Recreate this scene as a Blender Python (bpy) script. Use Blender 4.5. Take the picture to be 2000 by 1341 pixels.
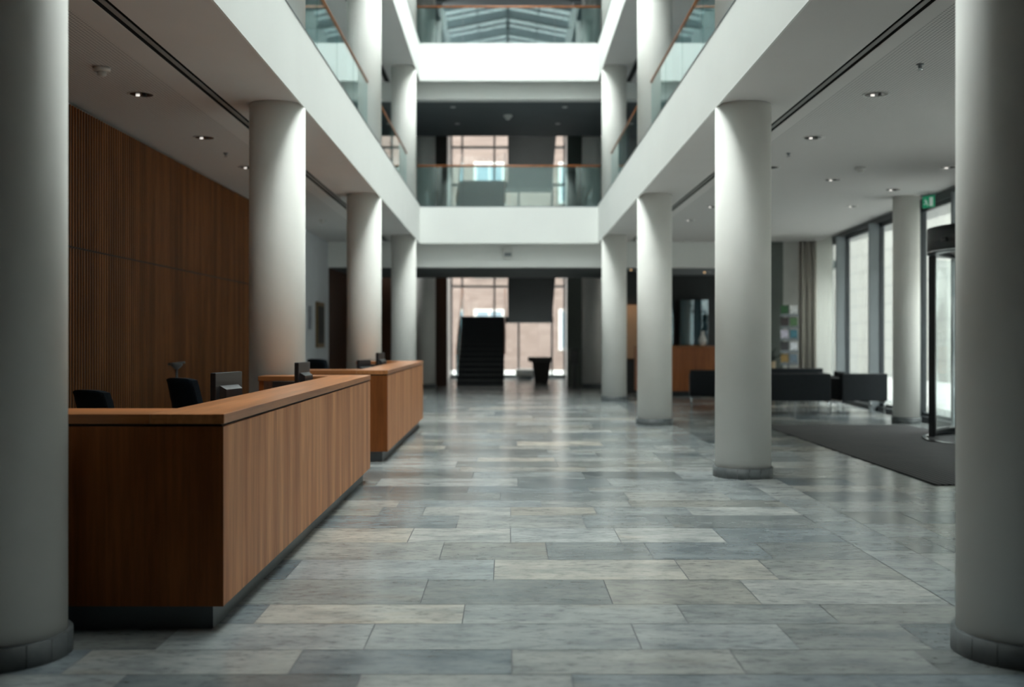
import bpy, bmesh, math, random
from mathutils import Vector, Matrix
random.seed(7)
S = bpy.context.scene
for o in list(bpy.data.objects): bpy.data.objects.remove(o)
PI = math.pi

SKY_LOW, SKY_HIGH = 5.0, 17.5
# ---------------------------------------------------------------- camera, sky, exposure
cd = bpy.data.cameras.new('camera'); cam = bpy.data.objects.new('camera', cd)
S.collection.objects.link(cam); S.camera = cam
cam.location = (0, 0, 1.5); cam.rotation_euler = (PI/2, 0, 0)
cd.sensor_width = 36; cd.lens = 37.8
cd.shift_x = 8/2000; cd.shift_y = -10.5/2000
cd.clip_start = .05; cd.clip_end = 400
cd.dof.use_dof = True; cd.dof.focus_distance = 7.6; cd.dof.aperture_fstop = 1.15
S.view_settings.view_transform = 'Standard'; S.view_settings.look = 'None'
S.view_settings.gamma = 1; S.view_settings.use_curve_mapping = False
S.view_settings.exposure = 0.16
S.cycles.max_bounces = 14; S.cycles.diffuse_bounces = 8; S.cycles.transparent_max_bounces = 16
w = bpy.data.worlds.new('sky'); S.world = w; w.use_nodes = True
wn = w.node_tree; wn.nodes.clear()
wo = wn.nodes.new('ShaderNodeOutputWorld'); wb = wn.nodes.new('ShaderNodeBackground')
wb.inputs[0].default_value = (.985, 1.0, .968, 1)
# overcast sky: brightest overhead, dim towards the horizon
wt = wn.nodes.new('ShaderNodeTexCoord'); ws = wn.nodes.new('ShaderNodeSeparateXYZ'); wr = wn.nodes.new('ShaderNodeMapRange')
wn.links.new(wt.outputs['Generated'], ws.inputs[0]); wn.links.new(ws.outputs[2], wr.inputs[0])
wr.inputs[1].default_value = 0.35; wr.inputs[2].default_value = .95; wr.inputs[3].default_value = SKY_LOW; wr.inputs[4].default_value = SKY_HIGH
wn.links.new(wr.outputs[0], wb.inputs[1])
wn.links.new(wb.outputs[0], wo.inputs[0])

def portal(name, loc, rot, sx, sy):          # daylight sampling through the real openings
    l = bpy.data.lights.new(name, 'AREA'); l.shape = 'RECTANGLE'; l.size = sx; l.size_y = sy
    l.cycles.is_portal = True
    o = bpy.data.objects.new(name, l); S.collection.objects.link(o)
    o.location = loc; o.rotation_euler = rot
portal('skylight_portal', (0.02, 16.1, 13.2), (0, 0, 0), 4.4, 21.8)
portal('facade_portal', (8.0, 18, 2.0), (0, PI/2, 0), 4.0, 18.5)
portal('stair_window_portal', (0, 39.9, 4.6), (-PI/2, 0, 0), 3.8, 9)

# ---------------------------------------------------------------- materials
def lin(c):
    c = c/255
    return c/12.92 if c <= .04045 else ((c+.055)/1.055)**2.4
def rgb(r, g, b): return (lin(r), lin(g), lin(b), 1)
def newmat(name):
    m = bpy.data.materials.new(name); m.use_nodes = True
    nt = m.node_tree; nt.nodes.clear()
    out = nt.nodes.new('ShaderNodeOutputMaterial')
    return m, nt, out
def N(nt, t, **k):
    n = nt.nodes.new(t)
    for a, b in k.items(): setattr(n, a, b)
    return n
def coords(nt, scale, kind='Object'):
    tc = N(nt, 'ShaderNodeTexCoord'); mp = N(nt, 'ShaderNodeMapping')
    mp.inputs['Scale'].default_value = scale
    nt.links.new(tc.outputs[kind], mp.inputs[0]); return mp.outputs[0]
def noise(nt, vec, scale, detail=3, rough=.5):
    n = N(nt, 'ShaderNodeTexNoise'); n.inputs['Scale'].default_value = scale
    n.inputs['Detail'].default_value = detail; n.inputs['Roughness'].default_value = rough
    nt.links.new(vec, n.inputs['Vector']); return n.outputs[0]
def ramp(nt, fac, stops):
    r = N(nt, 'ShaderNodeValToRGB'); e = r.color_ramp.elements
    while len(e) < len(stops): e.new(.5)
    for el, (p, c) in zip(e, stops): el.position = p; el.color = c
    nt.links.new(fac, r.inputs[0]); return r.outputs[0]
def mixc(nt, fac, a, b, mode='MIX'):
    m = N(nt, 'ShaderNodeMix', data_type='RGBA', blend_type=mode)
    for s, v in ((m.inputs[0], fac), (m.inputs[6], a), (m.inputs[7], b)):
        if hasattr(v, 'is_linked') or hasattr(v, 'links'): nt.links.new(v, s)
        else: s.default_value = v
    return m.outputs[2]
def mat(name, col, rough=.6, metal=0, var=.06, scale=3, bump=0, spec=.5, emit=None, es=0, stretch=(1,1,1)):
    m, nt, out = newmat(name)
    p = N(nt, 'ShaderNodeBsdfPrincipled'); nt.links.new(p.outputs[0], out.inputs[0])
    f = noise(nt, coords(nt, stretch), scale, 4)
    a = tuple(min(1, c*(1-var)) for c in col[:3])+(1,); b = tuple(min(1, c*(1+var)) for c in col[:3])+(1,)
    nt.links.new(ramp(nt, f, [(.3, a), (.7, b)]), p.inputs['Base Color'])
    p.inputs['Roughness'].default_value = rough; p.inputs['Metallic'].default_value = metal
    p.inputs['Specular IOR Level'].default_value = spec
    if bump:
        bn = N(nt, 'ShaderNodeBump'); bn.inputs['Strength'].default_value = bump; bn.inputs['Distance'].default_value = .01
        nt.links.new(f, bn.inputs['Height']); nt.links.new(bn.outputs[0], p.inputs['Normal'])
    if emit: p.inputs['Emission Color'].default_value = emit; p.inputs['Emission Strength'].default_value = es
    return m
def wood(name, c1, c2, along='z', rough=.38, spec=.5, fine=1.0):
    """veneer: broad strips and fine grain running along one axis"""
    m, nt, out = newmat(name)
    p = N(nt, 'ShaderNodeBsdfPrincipled'); nt.links.new(p.outputs[0], out.inputs[0])
    k = {'x': (.06, 1, 1), 'y': (1, .06, 1), 'z': (1, 1, .06)}[along]
    v = coords(nt, k)
    broad = noise(nt, v, 4.5, 1, .4); grain = noise(nt, v, 38*fine, 5, .6); cath = noise(nt, v, 11, 3, .5)
    base = ramp(nt, broad, [(.38, c1), (.62, c2)])
    g = ramp(nt, grain, [(.3, (.72, .70, .68, 1)), (.65, (1.06, 1.05, 1.04, 1))])
    g2 = ramp(nt, cath, [(.35, (.84, .82, .80, 1)), (.6, (1.04, 1.04, 1.04, 1))])
    c = mixc(nt, 1.0, base, g, 'MULTIPLY'); c = mixc(nt, 1.0, c, g2, 'MULTIPLY')
    nt.links.new(c, p.inputs['Base Color'])
    p.inputs['Roughness'].default_value = rough; p.inputs['Specular IOR Level'].default_value = spec
    return m
def glassmat(name, tint, ior=1.9, rough=0.0):
    m, nt, out = newmat(name)
    t = N(nt, 'ShaderNodeBsdfTransparent'); t.inputs[0].default_value = tint
    g = N(nt, 'ShaderNodeBsdfGlossy'); g.inputs['Roughness'].default_value = rough
    g.inputs[0].default_value = (.95, 1, 1, 1)
    # Schlick reflectance from the facing angle, the same on both faces of a thin pane
    ge = N(nt, 'ShaderNodeNewGeometry'); d = N(nt, 'ShaderNodeVectorMath', operation='DOT_PRODUCT')
    nt.links.new(ge.outputs['Incoming'], d.inputs[0]); nt.links.new(ge.outputs['Normal'], d.inputs[1])
    def M(op, x, y=0.0):
        n = N(nt, 'ShaderNodeMath', operation=op)
        for k, v in ((0, x), (1, y)):
            if isinstance(v, float): n.inputs[k].default_value = v
            else: nt.links.new(v, n.inputs[k])
        return n.outputs[0]
    f0 = ((ior-1)/(ior+1))**2
    pw = M('POWER', M('SUBTRACT', 1.0, M('ABSOLUTE', d.outputs['Value'])), 5.0)
    fr = M('ADD', M('MULTIPLY', pw, 1-f0), f0)
    mx = N(nt, 'ShaderNodeMixShader')
    nt.links.new(fr, mx.inputs[0]); nt.links.new(t.outputs[0], mx.inputs[1]); nt.links.new(g.outputs[0], mx.inputs[2])
    nt.links.new(mx.outputs[0], out.inputs[0]); return m

WHITE = mat('white_plaster', (.80, .81, .79, 1), .85, var=.015, scale=1.2, spec=.2)
COLM = mat('column_paint', (.82, .81, .775, 1), .6, var=.025, scale=2.5, spec=.3)
CEIL = mat('ceiling_plaster', (.70, .68, .665, 1), .9, var=.02, scale=1, spec=.1)
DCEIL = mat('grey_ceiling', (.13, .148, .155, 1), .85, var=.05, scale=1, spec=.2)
GREYW = mat('grey_wall', (.36, .38, .40, 1), .8, var=.03, scale=1)
GREENW = mat('dark_grey_green_wall', (.10, .115, .105, 1), .8, var=.05)
BROWN = wood('dark_brown_panel', rgb(58, 34, 20), rgb(70, 42, 25), 'z', .5, .3)
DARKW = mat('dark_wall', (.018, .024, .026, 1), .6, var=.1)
PALEW = mat('pale_stair_wall', (.62, .57, .55, 1), .7, var=.03)
PLINTH = mat('plinth_stone', (.075, .085, .088, 1), .5, var=.3, scale=9, spec=.35)
KICK = mat('kick_metal', (.10, .115, .125, 1), .4, metal=.5, var=.08)
WDESK = wood('desk_veneer', rgb(176, 116, 76), rgb(206, 146, 102), 'z', .5, .22)
WTOPY = wood('desk_top_veneer', rgb(166, 110, 68), rgb(190, 128, 82), 'y', .28, .4)
WTOPX = wood('desk_return_top_veneer', rgb(150, 98, 58), rgb(176, 112, 66), 'x', .28, .4)
WDARK = wood('desk_end_shade_veneer', rgb(128, 72, 32), rgb(144, 84, 40), 'z', .5, .22)  # darker copy of the desk veneer, near-end shade put into the colour
WWALL = wood('wall_slat_wood', rgb(136, 84, 42), rgb(166, 106, 58), 'z', .55, .2)
WBACK = mat('slat_backing', (.03, .02, .014, 1), .8)
RAILW = wood('handrail_wood', rgb(150, 94, 56), rgb(166, 106, 66), 'y', .35)
COUNTW = wood('counter_wood', rgb(150, 84, 38), rgb(168, 98, 48), 'z', .4)
BLACKF = mat('black_upholstery', (.007, .010, .013, 1), .6, var=.2, scale=20, spec=.25)
NAVYF = mat('navy_chair_fabric', (.006, .011, .017, 1), .9, var=.2, scale=40, spec=.2)
BLACKP = mat('black_plastic', (.012, .013, .015, 1), .35, var=.1)
SCREEN = mat('dark_screen', (.006, .007, .009, 1), .12)
CHROME = mat('chrome', (.6, .62, .64, 1), .15, metal=1, var=.02)
STEEL = mat('grey_steel', (.17, .19, .205, 1), .4, metal=.3, var=.05)
FRAME = mat('dark_frame', (.02, .028, .034, 1), .4, var=.1)
BLKFR = mat('black_door_frame', (.008, .011, .013, 1), .35, var=.1)
FIN = mat('fin_grey', (.20, .225, .24, 1), .5, var=.04)
SLOTT = mat('slot_strip', (.30, .30, .29, 1), .7, var=.02)
SLOT = mat('slot_black', (.004, .004, .005, 1), .9)
GLASS = glassmat('balustrade_glass', (.72, .85, .85, 1), 1.75)
CLEAR = glassmat('window_glass', (.93, .96, .96, 1), 1.45)
DGLASS = glassmat('tinted_glass', (.55, .68, .72, 1), 1.7)
STAIRM = mat('stair_dark', (.012, .016, .020, 1), .6, var=.1)
MAT = None
SIGNG = mat('sign_green', (.01, .28, .13, 1), .5, var=.02, emit=(.02, .55, .28, 1), es=.15)
SIGNW = mat('sign_white', (.8, .85, .82, 1), .5, var=.02, emit=(.7, 1, .85, 1), es=.15)
BULB = mat('lamp_glow', (.9, .9, .9, 1), .3, emit=(1, .95, .88, 1), es=.9)
WARMB = mat('warm_lamp_glow', (.9, .7, .4, 1), .3, emit=(1, .62, .28, 1), es=2)
WPLAS = mat('white_plastic', (.62, .62, .60, 1), .4, var=.02)
CURT = mat('beige_curtain', (.50, .47, .43, 1), .9, var=.05)
FACPINK = None

def floor_mat():
    m, nt, out = newmat('stone_tiles')
    p = N(nt, 'ShaderNodeBsdfPrincipled'); nt.links.new(p.outputs[0], out.inputs[0])
    at = N(nt, 'ShaderNodeAttribute', attribute_name='tile')
    sp = N(nt, 'ShaderNodeSeparateColor'); nt.links.new(at.outputs[0], sp.inputs[0])
    tc = N(nt, 'ShaderNodeTexCoord')
    off = N(nt, 'ShaderNodeVectorMath', operation='SCALE'); nt.links.new(at.outputs[0], off.inputs[0]); off.inputs[3].default_value = 37
    ad = N(nt, 'ShaderNodeVectorMath', operation='ADD'); nt.links.new(tc.outputs['Object'], ad.inputs[0]); nt.links.new(off.outputs[0], ad.inputs[1])
    mp = N(nt, 'ShaderNodeMapping'); mp.inputs['Scale'].default_value = (.75, 1.5, 1); nt.links.new(ad.outputs[0], mp.inputs[0])
    n1 = noise(nt, mp.outputs[0], 2.8, 6, .62); n2 = noise(nt, mp.outputs[0], 14, 6, .7); n3 = noise(nt, mp.outputs[0], .9, 3, .5)
    light = ramp(nt, sp.outputs[0], [(0, (.090, .110, .125, 1)), (.5, (.20, .215, .215, 1)), (1, (.37, .365, .345, 1))])
    hue = ramp(nt, sp.outputs[1], [(0, (.93, .99, 1.05, 1)), (.55, (1, 1, .99, 1)), (1, (1.06, 1.0, .93, 1))])
    c = mixc(nt, 1, light, hue, 'MULTIPLY')
    m1 = ramp(nt, n1, [(.32, (.60, .64, .67, 1)), (.48, (.98, .98, .98, 1)), (.68, (1.25, 1.23, 1.18, 1))])
    m2 = ramp(nt, n2, [(.34, (.55, .56, .57, 1)), (.47, (1, 1, 1, 1)), (.70, (1.2, 1.2, 1.18, 1))])
    c = mixc(nt, .85, c, m1, 'MULTIPLY'); c = mixc(nt, .8, c, m2, 'MULTIPLY')
    stain = ramp(nt, n3, [(.62, (1, 1, 1, 1)), (.74, (.86, .72, .60, 1))])
    c = mixc(nt, .6, c, stain, 'MULTIPLY')
    nt.links.new(c, p.inputs['Base Color'])
    rr = ramp(nt, n1, [(.3, (.16, .16, .16, 1)), (.7, (.27, .27, .27, 1))]); nt.links.new(rr, p.inputs['Roughness'])
    p.inputs['Specular IOR Level'].default_value = .55
    b = N(nt, 'ShaderNodeBump'); b.inputs['Strength'].default_value = .10; b.inputs['Distance'].default_value = .006
    nt.links.new(n1, b.inputs['Height']); nt.links.new(b.outputs[0], p.inputs['Normal'])
    return m
def stripe_mat():
    m, nt, out = newmat('entrance_mat_ribs')
    p = N(nt, 'ShaderNodeBsdfPrincipled'); nt.links.new(p.outputs[0], out.inputs[0])
    wv = N(nt, 'ShaderNodeTexWave', wave_type='BANDS', bands_direction='X'); wv.inputs['Scale'].default_value = 4.5
    v = coords(nt, (1, 1, 1)); nt.links.new(v, wv.inputs[0])
    f = noise(nt, v, 2, 3)
    a = ramp(nt, wv.outputs[1], [(.30, (.008, .010, .011, 1)), (.60, (.070, .070, .074, 1))])
    b = ramp(nt, f, [(.3, (.85, .85, .88, 1)), (.7, (1.15, 1.08, 1.08, 1))])
    nt.links.new(mixc(nt, 1, a, b, 'MULTIPLY'), p.inputs['Base Color'])
    p.inputs['Roughness'].default_value = .9
    return m
def perf_mat():
    m, nt, out = newmat('perforated_ceiling')
    p = N(nt, 'ShaderNodeBsdfPrincipled'); nt.links.new(p.outputs[0], out.inputs[0])
    tc = N(nt, 'ShaderNodeTexCoord'); sx = N(nt, 'ShaderNodeSeparateXYZ'); nt.links.new(tc.outputs['Object'], sx.inputs[0])
    outs = []
    for i in (0, 1):
        mu = N(nt, 'ShaderNodeMath', operation='MULTIPLY'); mu.inputs[1].default_value = 2*PI/.036; nt.links.new(sx.outputs[i], mu.inputs[0])
        si = N(nt, 'ShaderNodeMath', operation='SINE'); nt.links.new(mu.outputs[0], si.inputs[0]); outs.append(si.outputs[0])
    a = N(nt, 'ShaderNodeMath', operation='ADD'); nt.links.new(outs[0], a.inputs[0]); nt.links.new(outs[1], a.inputs[1])
    nt.links.new(ramp(nt, a.outputs[0], [(.75, (.69, .67, .655, 1)), (.95, (.26, .26, .26, 1))]), p.inputs['Base Color'])
    p.inputs['Roughness'].default_value = .9
    return m
FLOORM = floor_mat(); GROUT = mat('grout', (.07, .075, .08, 1), .8); MATM = stripe_mat(); PERF = perf_mat()

# ---------------------------------------------------------------- geometry helpers
C = S.collection
def box(bm, x0, x1, y0, y1, z0, z1, bev=0):
    vs = [bm.verts.new(v) for v in ((x0,y0,z0),(x1,y0,z0),(x1,y1,z0),(x0,y1,z0),(x0,y0,z1),(x1,y0,z1),(x1,y1,z1),(x0,y1,z1))]
    fs = [bm.faces.new([vs[i] for i in f]) for f in ((3,2,1,0),(4,5,6,7),(0,1,5,4),(1,2,6,5),(2,3,7,6),(3,0,4,7))]
    if bev:
        es = list({e for f in fs for e in f.edges})
        bmesh.ops.bevel(bm, geom=es, offset=bev, segments=3, profile=.6, affect='EDGES')
    return vs
def hexa(bm, pts):     # 8 corners: bottom ring 4, top ring 4
    vs = [bm.verts.new(v) for v in pts]
    for f in ((3,2,1,0),(4,5,6,7),(0,1,5,4),(1,2,6,5),(2,3,7,6),(3,0,4,7)): bm.faces.new([vs[i] for i in f])
def cyl(bm, r, z0, z1, cx=0, cy=0, seg=48, r2=None):
    r2 = r if r2 is None else r2
    a = [bm.verts.new((cx+r*math.cos(2*PI*i/seg), cy+r*math.sin(2*PI*i/seg), z0)) for i in range(seg)]
    b = [bm.verts.new((cx+r2*math.cos(2*PI*i/seg), cy+r2*math.sin(2*PI*i/seg), z1)) for i in range(seg)]
    for i in range(seg):
        j = (i+1) % seg; f = bm.faces.new((a[i], a[j], b[j], b[i])); f.smooth = True
    bm.faces.new(a[::-1]); bm.faces.new(b)
def lathe(bm, prof, seg=32, cx=0, cy=0):
    rings = []
    for r, z in prof: rings.append([bm.verts.new((cx+r*math.cos(2*PI*i/seg), cy+r*math.sin(2*PI*i/seg), z)) for i in range(seg)])
    for a, b in zip(rings, rings[1:]):
        for i in range(seg):
            j = (i+1) % seg; f = bm.faces.new((a[i], a[j], b[j], b[i])); f.smooth = True
    if prof[0][0] > 1e-4: bm.faces.new(rings[0][::-1])
    if prof[-1][0] > 1e-4: bm.faces.new(rings[-1])
def tube(bm, p, q, r, seg=12):
    p, q = Vector(p), Vector(q); d = (q-p).normalized()
    u = d.orthogonal().normalized(); v = d.cross(u)
    a = [bm.verts.new(p+r*(math.cos(2*PI*i/seg)*u+math.sin(2*PI*i/seg)*v)) for i in range(seg)]
    b = [bm.verts.new(q+r*(math.cos(2*PI*i/seg)*u+math.sin(2*PI*i/seg)*v)) for i in range(seg)]
    for i in range(seg):
        j = (i+1) % seg; f = bm.faces.new((a[i], a[j], b[j], b[i])); f.smooth = True
    bm.faces.new(a[::-1]); bm.faces.new(b)
def B(): return bmesh.new()
def obj(name, bm, m, parent=None, loc=(0,0,0), rotz=0):
    bmesh.ops.recalc_face_normals(bm, faces=bm.faces)
    me = bpy.data.meshes.new(name); bm.to_mesh(me); bm.free()
    for mm in (m if isinstance(m, (list, tuple)) else [m]): me.materials.append(mm)
    o = bpy.data.objects.new(name, me); C.objects.link(o)
    o.location = loc; o.rotation_euler = (0, 0, rotz)
    if parent: o.parent = parent
    return o
def tag(o, label, cat, group=None, kind=None):
    o['label'] = label; o['category'] = cat
    if group: o['group'] = group
    if kind: o['kind'] = kind
    return o
def thing(name, label, cat, loc=(0,0,0), rotz=0, group=None):
    o = bpy.data.objects.new(name, None); C.objects.link(o); o.empty_display_size = .2
    o.location = loc; o.rotation_euler = (0, 0, rotz)
    return tag(o, label, cat, group)
def struct(name, bm, m, parent=None):
    o = obj(name, bm, m, parent)
    if not parent: o['kind'] = 'structure'
    return o
def sbox(name, m, *b):
    bm = B(); box(bm, *b); return struct(name, bm, m)
def dup(root, loc, rotz, label, group=None):
    r = root.copy(); C.objects.link(r); r.location = loc; r.rotation_euler = (0, 0, rotz); r['label'] = label
    if group: r['group'] = group
    for ch in list(root.children):
        c = ch.copy(); C.objects.link(c); c.parent = r
        for g in list(ch.children):
            d = g.copy(); C.objects.link(d); d.parent = c
    return r

# ---------------------------------------------------------------- main dimensions
XL, XR = -2.51, 2.56            # column rows
FL, FR = -2.21, 2.26            # atrium faces
YN, YE = 5.2, 27.0              # atrium void
WL, WR = -4.6, 8.2
CY = [5.35, 11.71, 18.77, 25.9, 32.9]
def zc(y): return 4.04-(y-8)*.0042 if y > 8 else 4.04          # aisle ceiling
def zf(y): return 4.035-(y-8)*.0082 if y > 8 else 4.035        # fascia lower edge
def facx(y): return 7.45+.06*(y-19)                            # glazed front, inside line

# ---------------------------------------------------------------- floor
def make_floor():
    bm = B(); lay = bm.loops.layers.float_color.new('tile')
    G = .0030
    def tile(x0, x1, y0, y1, L, H=None):
        if x1-x0 < .02 or y1-y0 < .02: return
        vs = [bm.verts.new(v) for v in ((x0+G, y0+G, 0), (x1-G, y0+G, 0), (x1-G, y1-G, 0), (x0+G, y1-G, 0))]
        f = bm.faces.new(vs); c = (L, random.random() if H is None else H, random.random(), 1)
        for l in f.loops: l[lay] = c
    def rl(): return min(1, max(0, random.gauss(.52, .23)))
    rows = [  # y0, y1, joints, lightness left of each joint (then last)
      (4.38, 4.80, [-1.70, -.654, .281, 1.59], [.55, .12, .62, .30, .22]),
      (4.80, 5.18, [-2.0, -.983, .018, 1.067, 1.95], [.3, .62, .22, .55, .42, .15]),
      (5.18, 5.65, [-1.7, -.697, .646, 1.41, 2.05], [.3, .62, .55, .60, .34, .2]),
      (5.65, 6.06, [-1.34, -.241, .95, 1.75], [.35, .80, .58, .48, .38]),
      (6.06, 6.68, [-1.6, -.495, .592, 1.434], [.3, .42, .28, .52, .72]),
      (6.68, 7.28, [-1.39, -.09, 1.126, 1.69], [.22, .66, .86, .66, .50]),
      (7.28, 7.90, [-.466, .275, .995, 1.81], [.62, .50, .30, .34, .26]),
      (7.90, 8.49, [-.74, .02, .833, 1.61], [.88, .90, .86, .92, .38]),
      (8.49, 9.10, [-.41, .62, 1.32], [.46, .66, .55, .30]),
      (9.10, 9.55, [-1.1, -.73, .023, .76, 1.57], [.55, .50, .82, .70, .55, .85]),
      (9.55, 9.94, [-.99, .30, 1.1], [.85, .60, .62, .45])]
    for y0, y1, js, ls in rows:
        xs = [-2.51]+js+[2.50]
        for i in range(len(xs)-1): tile(xs[i], xs[i+1], y0, y1, ls[i])
    def fill_row(xa, xb, y0, y1):
        x = xa; first = True
        while x < xb-.01:
            nx = x+random.choice((.75, .95, 1.05, 1.2, 1.3, 1.45))*(random.uniform(.3, 1) if first else 1); first = False
            if xb-nx < .4: nx = xb
            tile(x, nx, y0, y1, rl()); x = nx
    y = 9.94
    while y < 42:
        d = random.choice((.6, .6, .45, .4, .5)); fill_row(-2.51, 2.50, y, y+d); y += d
    y = 4.38
    while y > -6:
        d = random.choice((.6, .45, .4)); fill_row(-2.51, 2.50, y-d, y); y -= d
    for sgn, a, b in ((1, 2.50, 2.86), (-1, -2.86, -2.51)):      # border strip along the columns
        y = -6
        while y < 42:
            d = random.choice((1.0, 1.2)); tile(a, b, y, y+d, rl()*.75+.05, .2); y += d
    for a, b in ((2.86, WR+1), (WL-.6, -2.86)):
        y = -6
        while y < 42:
            d = random.choice((.6, .6, .45))
            fill_row(a, b, y, y+d); y += d
    g = [bm.verts.new(v) for v in ((WL-.7, -6, -.002), (WR+1, -6, -.002), (WR+1, 42, -.002), (WL-.7, 42, -.002))]
    f = bm.faces.new(g); f.material_index = 1
    bmesh.ops.translate(bm, verts=bm.verts, vec=(0, 0, 0))
    return struct('floor', bm, [FLOORM, GROUT])
make_floor()

# ---------------------------------------------------------------- ceilings, slabs, fascias
def slab(name, x0, x1, y0, y1, zfun, ztop, m):
    bm = B(); hexa(bm, [(x0,y0,zfun(y0)),(x1,y0,zfun(y0)),(x1,y1,zfun(y1)),(x0,y1,zfun(y1)),(x0,y0,ztop),(x1,y0,ztop),(x1,y1,ztop),(x0,y1,ztop)])
    return struct(name, bm, m)
L1, L2 = 4.80, 8.85              # gallery floor levels
def zc2(y): return 8.05-(y-8)*.002 if y > 8 else 8.05
# ceiling fields of the ground floor, split at the double slot
for side, s, face, wall in (('left', -1, FL, WL-.3), ('right', 1, FR, WR+.6)):
    sl = (3.02, 3.12) if s < 0 else (3.12, 3.21)
    def xs(a, b): return (min(s*a, s*b), max(s*a, s*b))
    a, b = xs(abs(face)+.02, sl[0]-.012); slab('ceiling_inner_'+side, a, b, -6, 8, zc, L1-.1, CEIL)
    slab('ceiling_inner_far_'+side, a, b, 8, 27.4, zc, L1-.1, CEIL)
    a, b = xs(sl[1]+.012, 3.38); slab('ceiling_margin_'+side, a, b, -6, 8, zc, L1-.1, CEIL)
    slab('ceiling_margin_far_'+side, a, b, 8, 27.4, zc, L1-.1, CEIL)
    a, b = xs(3.38, abs(wall)); slab('ceiling_perforated_'+side, a, b, -6, 8, zc, L1-.1, PERF)
    slab('ceiling_perforated_far_'+side, a, b, 8, 27.4, zc, L1-.1, PERF)
    # recessed double linear slot
    bm = B(); a, b = xs(sl[0]-.012, sl[1]+.012)
    box(bm, a, b, -6, 27.4, 4.12, 4.16); struct('ceiling_slot_'+side, bm, SLOT)
    bm = B(); mid = (sl[0]+sl[1])/2; a, b = xs(mid-.022, mid+.022)
    for q0, q1 in ((-6, 8), (8, 27.4)): hexa(bm, [(a,q0,zc(q0)+.005),(b,q0,zc(q0)+.005),(b,q1,zc(q1)+.005),(a,q1,zc(q1)+.005),(a,q0,zc(q0)+.012),(b,q0,zc(q0)+.012),(b,q1,zc(q1)+.012),(a,q1,zc(q1)+.012)])
    lb = B()          # black linings on both flanks of the slot
    for c0, c1 in ((sl[0]-.012, sl[0]-.007), (sl[1]+.007, sl[1]+.012)):
        l0, l1 = xs(c0, c1)
        for q0, q1 in ((-6, 8), (8, 27.4)): hexa(lb, [(l0,q0,zc(q0)+.003),(l1,q0,zc(q0)+.003),(l1,q1,zc(q1)+.003),(l0,q1,zc(q1)+.003),(l0,q0,4.12),(l1,q0,4.12),(l1,q1,4.12),(l0,q1,4.12)])
    struct('trim_slot_lining_'+side, lb, SLOT)
    struct('trim_slot_'+side, bm, SLOTT)
    # fascias of the two galleries
    a, b = sorted((face, face+s*.02))
    for nm, zb, zt, ze in (('lower', 4.035, 4.86, 3.877), ('upper', 8.10, 8.905, 7.955)):
        bm = B()
        hexa(bm, [(a,YN,zb),(b,YN,zb),(b,8,zb),(a,8,zb),(a,YN,zt),(b,YN,zt),(b,8,zt),(a,8,zt)])
        hexa(bm, [(a,8,zb),(b,8,zb),(b,YE,ze),(a,YE,ze),(a,8,zt),(b,8,zt),(b,YE,zt-.03),(a,YE,zt-.03)])
        struct('wall_%s_fascia_%s' % (nm, side), bm, WHITE)
        bm = B(); t0, t1 = sorted((face-s*.006, face+s*.03))
        hexa(bm, [(t0,YN,zt),(t1,YN,zt),(t1,YE,zt-.03),(t0,YE,zt-.03),(t0,YN,zt+.012),(t1,YN,zt+.012),(t1,YE,zt-.018),(t0,YE,zt-.018)])
        struct('trim_%s_%s' % (nm, side), bm, STEEL)
    # gallery floors and ceilings above
    a, b = sorted((face+s*.02, s*(abs(wall))))
    sbox('floor_gallery_%s_first' % side, GREYW, a, b, YN, 27.2, L1-.1, L1)
    slab('ceiling_gallery_first_'+side, a, b, YN, 27.4, zc2, 8.7, CEIL)
    sbox('floor_gallery_%s_second' % side, GREYW, a, b, YN, 27.2, 8.7, L2)
    sbox('ceiling_gallery_%s_second' % side, CEIL, a, b, YN, 37, 12.05, 12.3)
    bm = B(); a, b = sorted((s*3.0, s*3.12)); box(bm, a, b, YN, 27.3, 8.0, 8.03); struct('ceiling_slot_first_'+side, bm, SLOT)
# end fascias (facing the camera)
sbox('wall_lower_fascia_end', WHITE, FL, FR, YE, YE+.12, 3.877, 4.79)
sbox('wall_upper_fascia_end', WHITE, FL, FR, YE, YE+.12, 7.955, 8.905)
for k, (zb, zt, nm) in enumerate(((3.31, 4.6, 'lower'), (7.59, 8.7, 'upper'))):
    sbox('wall_beam_'+nm, WHITE, -6.2, 6.6 if k == 0 else 8.6, 27.45, 27.75, zb, zt)
    sbox('ceiling_end_strip_'+nm, CEIL, FL, FR, YE+.12, 27.45, zb+.66+(.0 if k else 0), zb+.75)
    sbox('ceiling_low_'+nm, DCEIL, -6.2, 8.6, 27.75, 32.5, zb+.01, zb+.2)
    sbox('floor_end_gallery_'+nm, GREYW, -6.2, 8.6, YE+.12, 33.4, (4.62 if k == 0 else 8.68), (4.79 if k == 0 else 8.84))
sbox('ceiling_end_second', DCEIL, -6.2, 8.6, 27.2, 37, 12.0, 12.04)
# unseen storey over the camera, set to darken the foreground, white wall over the entrance end of the void
sbox('ceiling_near', CEIL, FL-.12, FR+.12, -6, YN, 4.04, 4.86)
sbox('wall_front_upper', WHITE, -5, 8.6, YN-.25, YN, 4.86, 13.3)
sbox('wall_front', DARKW, -5.5, 9.2, -6.2, -6, 0, 4.7)  # unseen; finish made dark to dim the near columns

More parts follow.
